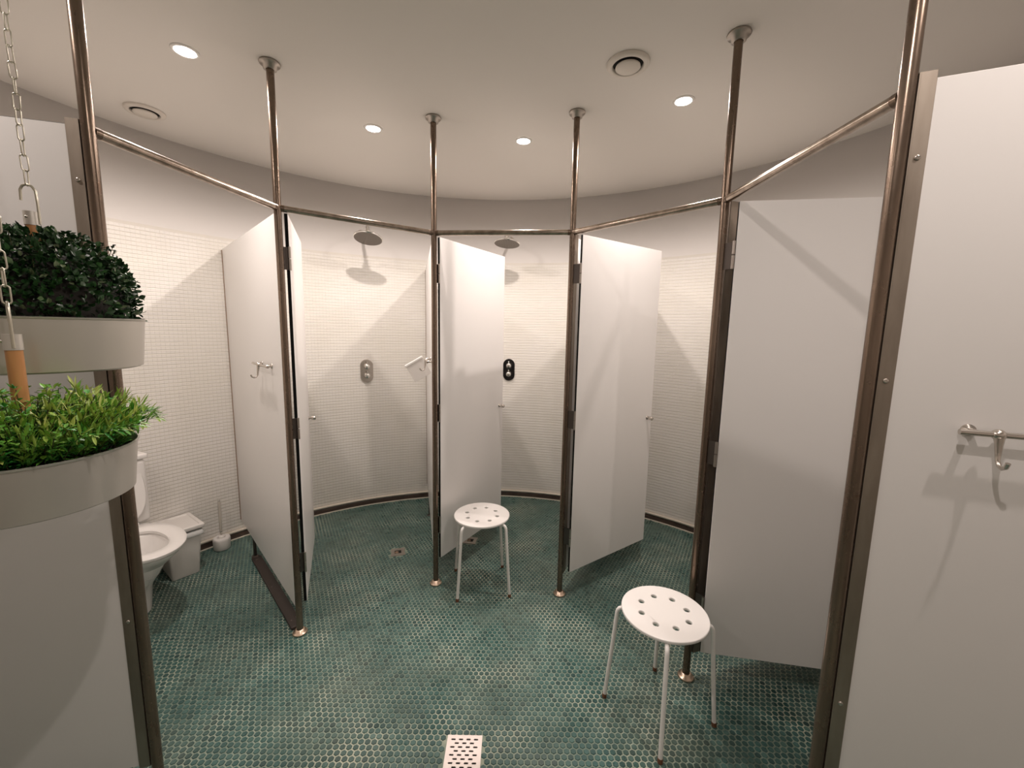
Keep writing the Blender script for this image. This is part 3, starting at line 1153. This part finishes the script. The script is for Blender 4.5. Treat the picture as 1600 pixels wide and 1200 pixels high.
# lower: loose bright mixed greenery
RPOT, HPOT = 0.163, 0.106
l_loc = (-0.952, 0.781, 1.192)
lpl, l_top = planter(l_loc, 'round grey hanging planter with bright loose greenery, the lower of two', 0.331, -38, RPOT, HPOT)
items = []
stems = G()
for k in range(760):
    a = rnd.uniform(0, 2 * pi)
    r = 0.146 * sqrt(rnd.uniform(0, 1))
    out = r / 0.146
    p0 = Vector((cos(a) * r * 0.92, sin(a) * r * 0.92, HPOT - 0.015))
    kind = (cos(a - radians(20)) * out + rnd.gauss(0, 0.40))       # blades to one side, round leaves to the other
    dd = Vector((cos(a) * 0.45 * out + rnd.gauss(0, .18), sin(a) * 0.45 * out + rnd.gauss(0, .18), 1.0)).normalized()
    ln = rnd.uniform(0.05, 0.145) * (1.0 - 0.35 * out * out)
    pts = [p0]
    p = p0.copy()
    dcur = dd.copy()
    for s in range(5):
        p = p + dcur * (ln / 5)
        dcur = (dcur + Vector((cos(a) * 0.10 * out, sin(a) * 0.10 * out, -0.03))).normalized()
        pts.append(p.copy())
    stems.tube(pts, 0.0008, 3, cap=False)
    tone = rnd.gauss(0, 0.13)
    hgt = ln / 0.13
    if kind > 0.32:                                     # feathery blades
        for s in range(1, 6):
            for q in range(3):
                sd = Vector((rnd.gauss(0, 1), rnd.gauss(0, 1), rnd.gauss(0.4, .5))).normalized()
                d = (dcur * 0.9 + sd * 0.75).normalized()
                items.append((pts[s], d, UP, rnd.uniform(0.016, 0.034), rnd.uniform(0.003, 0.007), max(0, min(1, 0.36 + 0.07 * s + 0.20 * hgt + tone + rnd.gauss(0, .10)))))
    else:                                               # small rounded leaves
        for s in range(1, 6):
            for q in range(4):
                sd = Vector((rnd.gauss(0, 1), rnd.gauss(0, 1), rnd.gauss(0.4, .5))).normalized()
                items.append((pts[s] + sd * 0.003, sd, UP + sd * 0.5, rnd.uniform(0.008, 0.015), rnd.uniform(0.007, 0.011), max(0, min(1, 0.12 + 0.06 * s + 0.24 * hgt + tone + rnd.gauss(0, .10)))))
for k in range(16):                                     # a few sprigs leaning over the rim
    a = rnd.uniform(-0.4, 1.4)
    p = Vector((cos(a) * 0.150, sin(a) * 0.150, HPOT + 0.022))
    for s in range(6):
        p2 = p + Vector((cos(a) * 0.009, sin(a) * 0.009, 0.011 - 0.003 * s))
        for q in range(3):
            d = (p2 - p).normalized() + Vector((rnd.gauss(0, .6), rnd.gauss(0, .6), rnd.gauss(0.1, .5)))
            items.append((p, d, UP, rnd.uniform(0.016, 0.028), 0.006, max(0, min(1, rnd.gauss(0.68, 0.18)))))
        p = p2
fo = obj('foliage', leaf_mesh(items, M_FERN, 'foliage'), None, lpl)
fo['kind'] = 'stuff'
o = obj('twigs', stems, M_STEM, lpl)
o['kind'] = 'stuff'

# ------------------------------------------------------------------ chains
def link_mesh():
    g = G()
    hl, hw = 0.0175, 0.0058
    pts = []
    for k in range(9):
        a = pi * k / 8
        pts.append((hw * cos(a), 0, hl - hw + hw * sin(a)))
    for k in range(9):
        a = pi + pi * k / 8
        pts.append((hw * cos(a), 0, -(hl - hw) + hw * sin(a)))
    g.tube(pts, 0.0014, 6, closed=True)
    return g.mesh('link', M_CHAIN)


LM = link_mesh()
pitch = 0.0318
for (x, y, ztop, lab, a0) in ((u_loc[0], u_loc[1], u_top, 'thin zinc chain holding up the boxwood planter', 20), (l_loc[0], l_loc[1], l_top, 'thin zinc chain holding up the lower bright green planter', -38)):
    t = thing('chain', lab, 'chain', (x, y, ztop))
    z = ztop - 0.0014 + 0.0175 - 0.0026
    k = 0
    while z + 0.0175 < H - 0.012:
        o = bpy.data.objects.new('link', LM)
        C.objects.link(o)
        o.parent = t
        o.location = (0, 0, z - ztop)
        o.rotation_euler = (0, 0.04 * sin(k * 2.1), radians(a0 + 90 * (k % 2 + 1) + 14 * sin(k * 1.3)))
        z += pitch
        k += 1
    g = G()
    zc = H - ztop
    g.lathe([(0.012, zc - 0.005), (0.013, zc - 0.001), (0, zc - 0.001)], 14)
    g.tube([(0, 0, zc - 0.004), (0, 0, z - pitch - ztop + 0.0165)], 0.002, 8)
    obj('ceiling_hook', g, M_CHAIN, t)
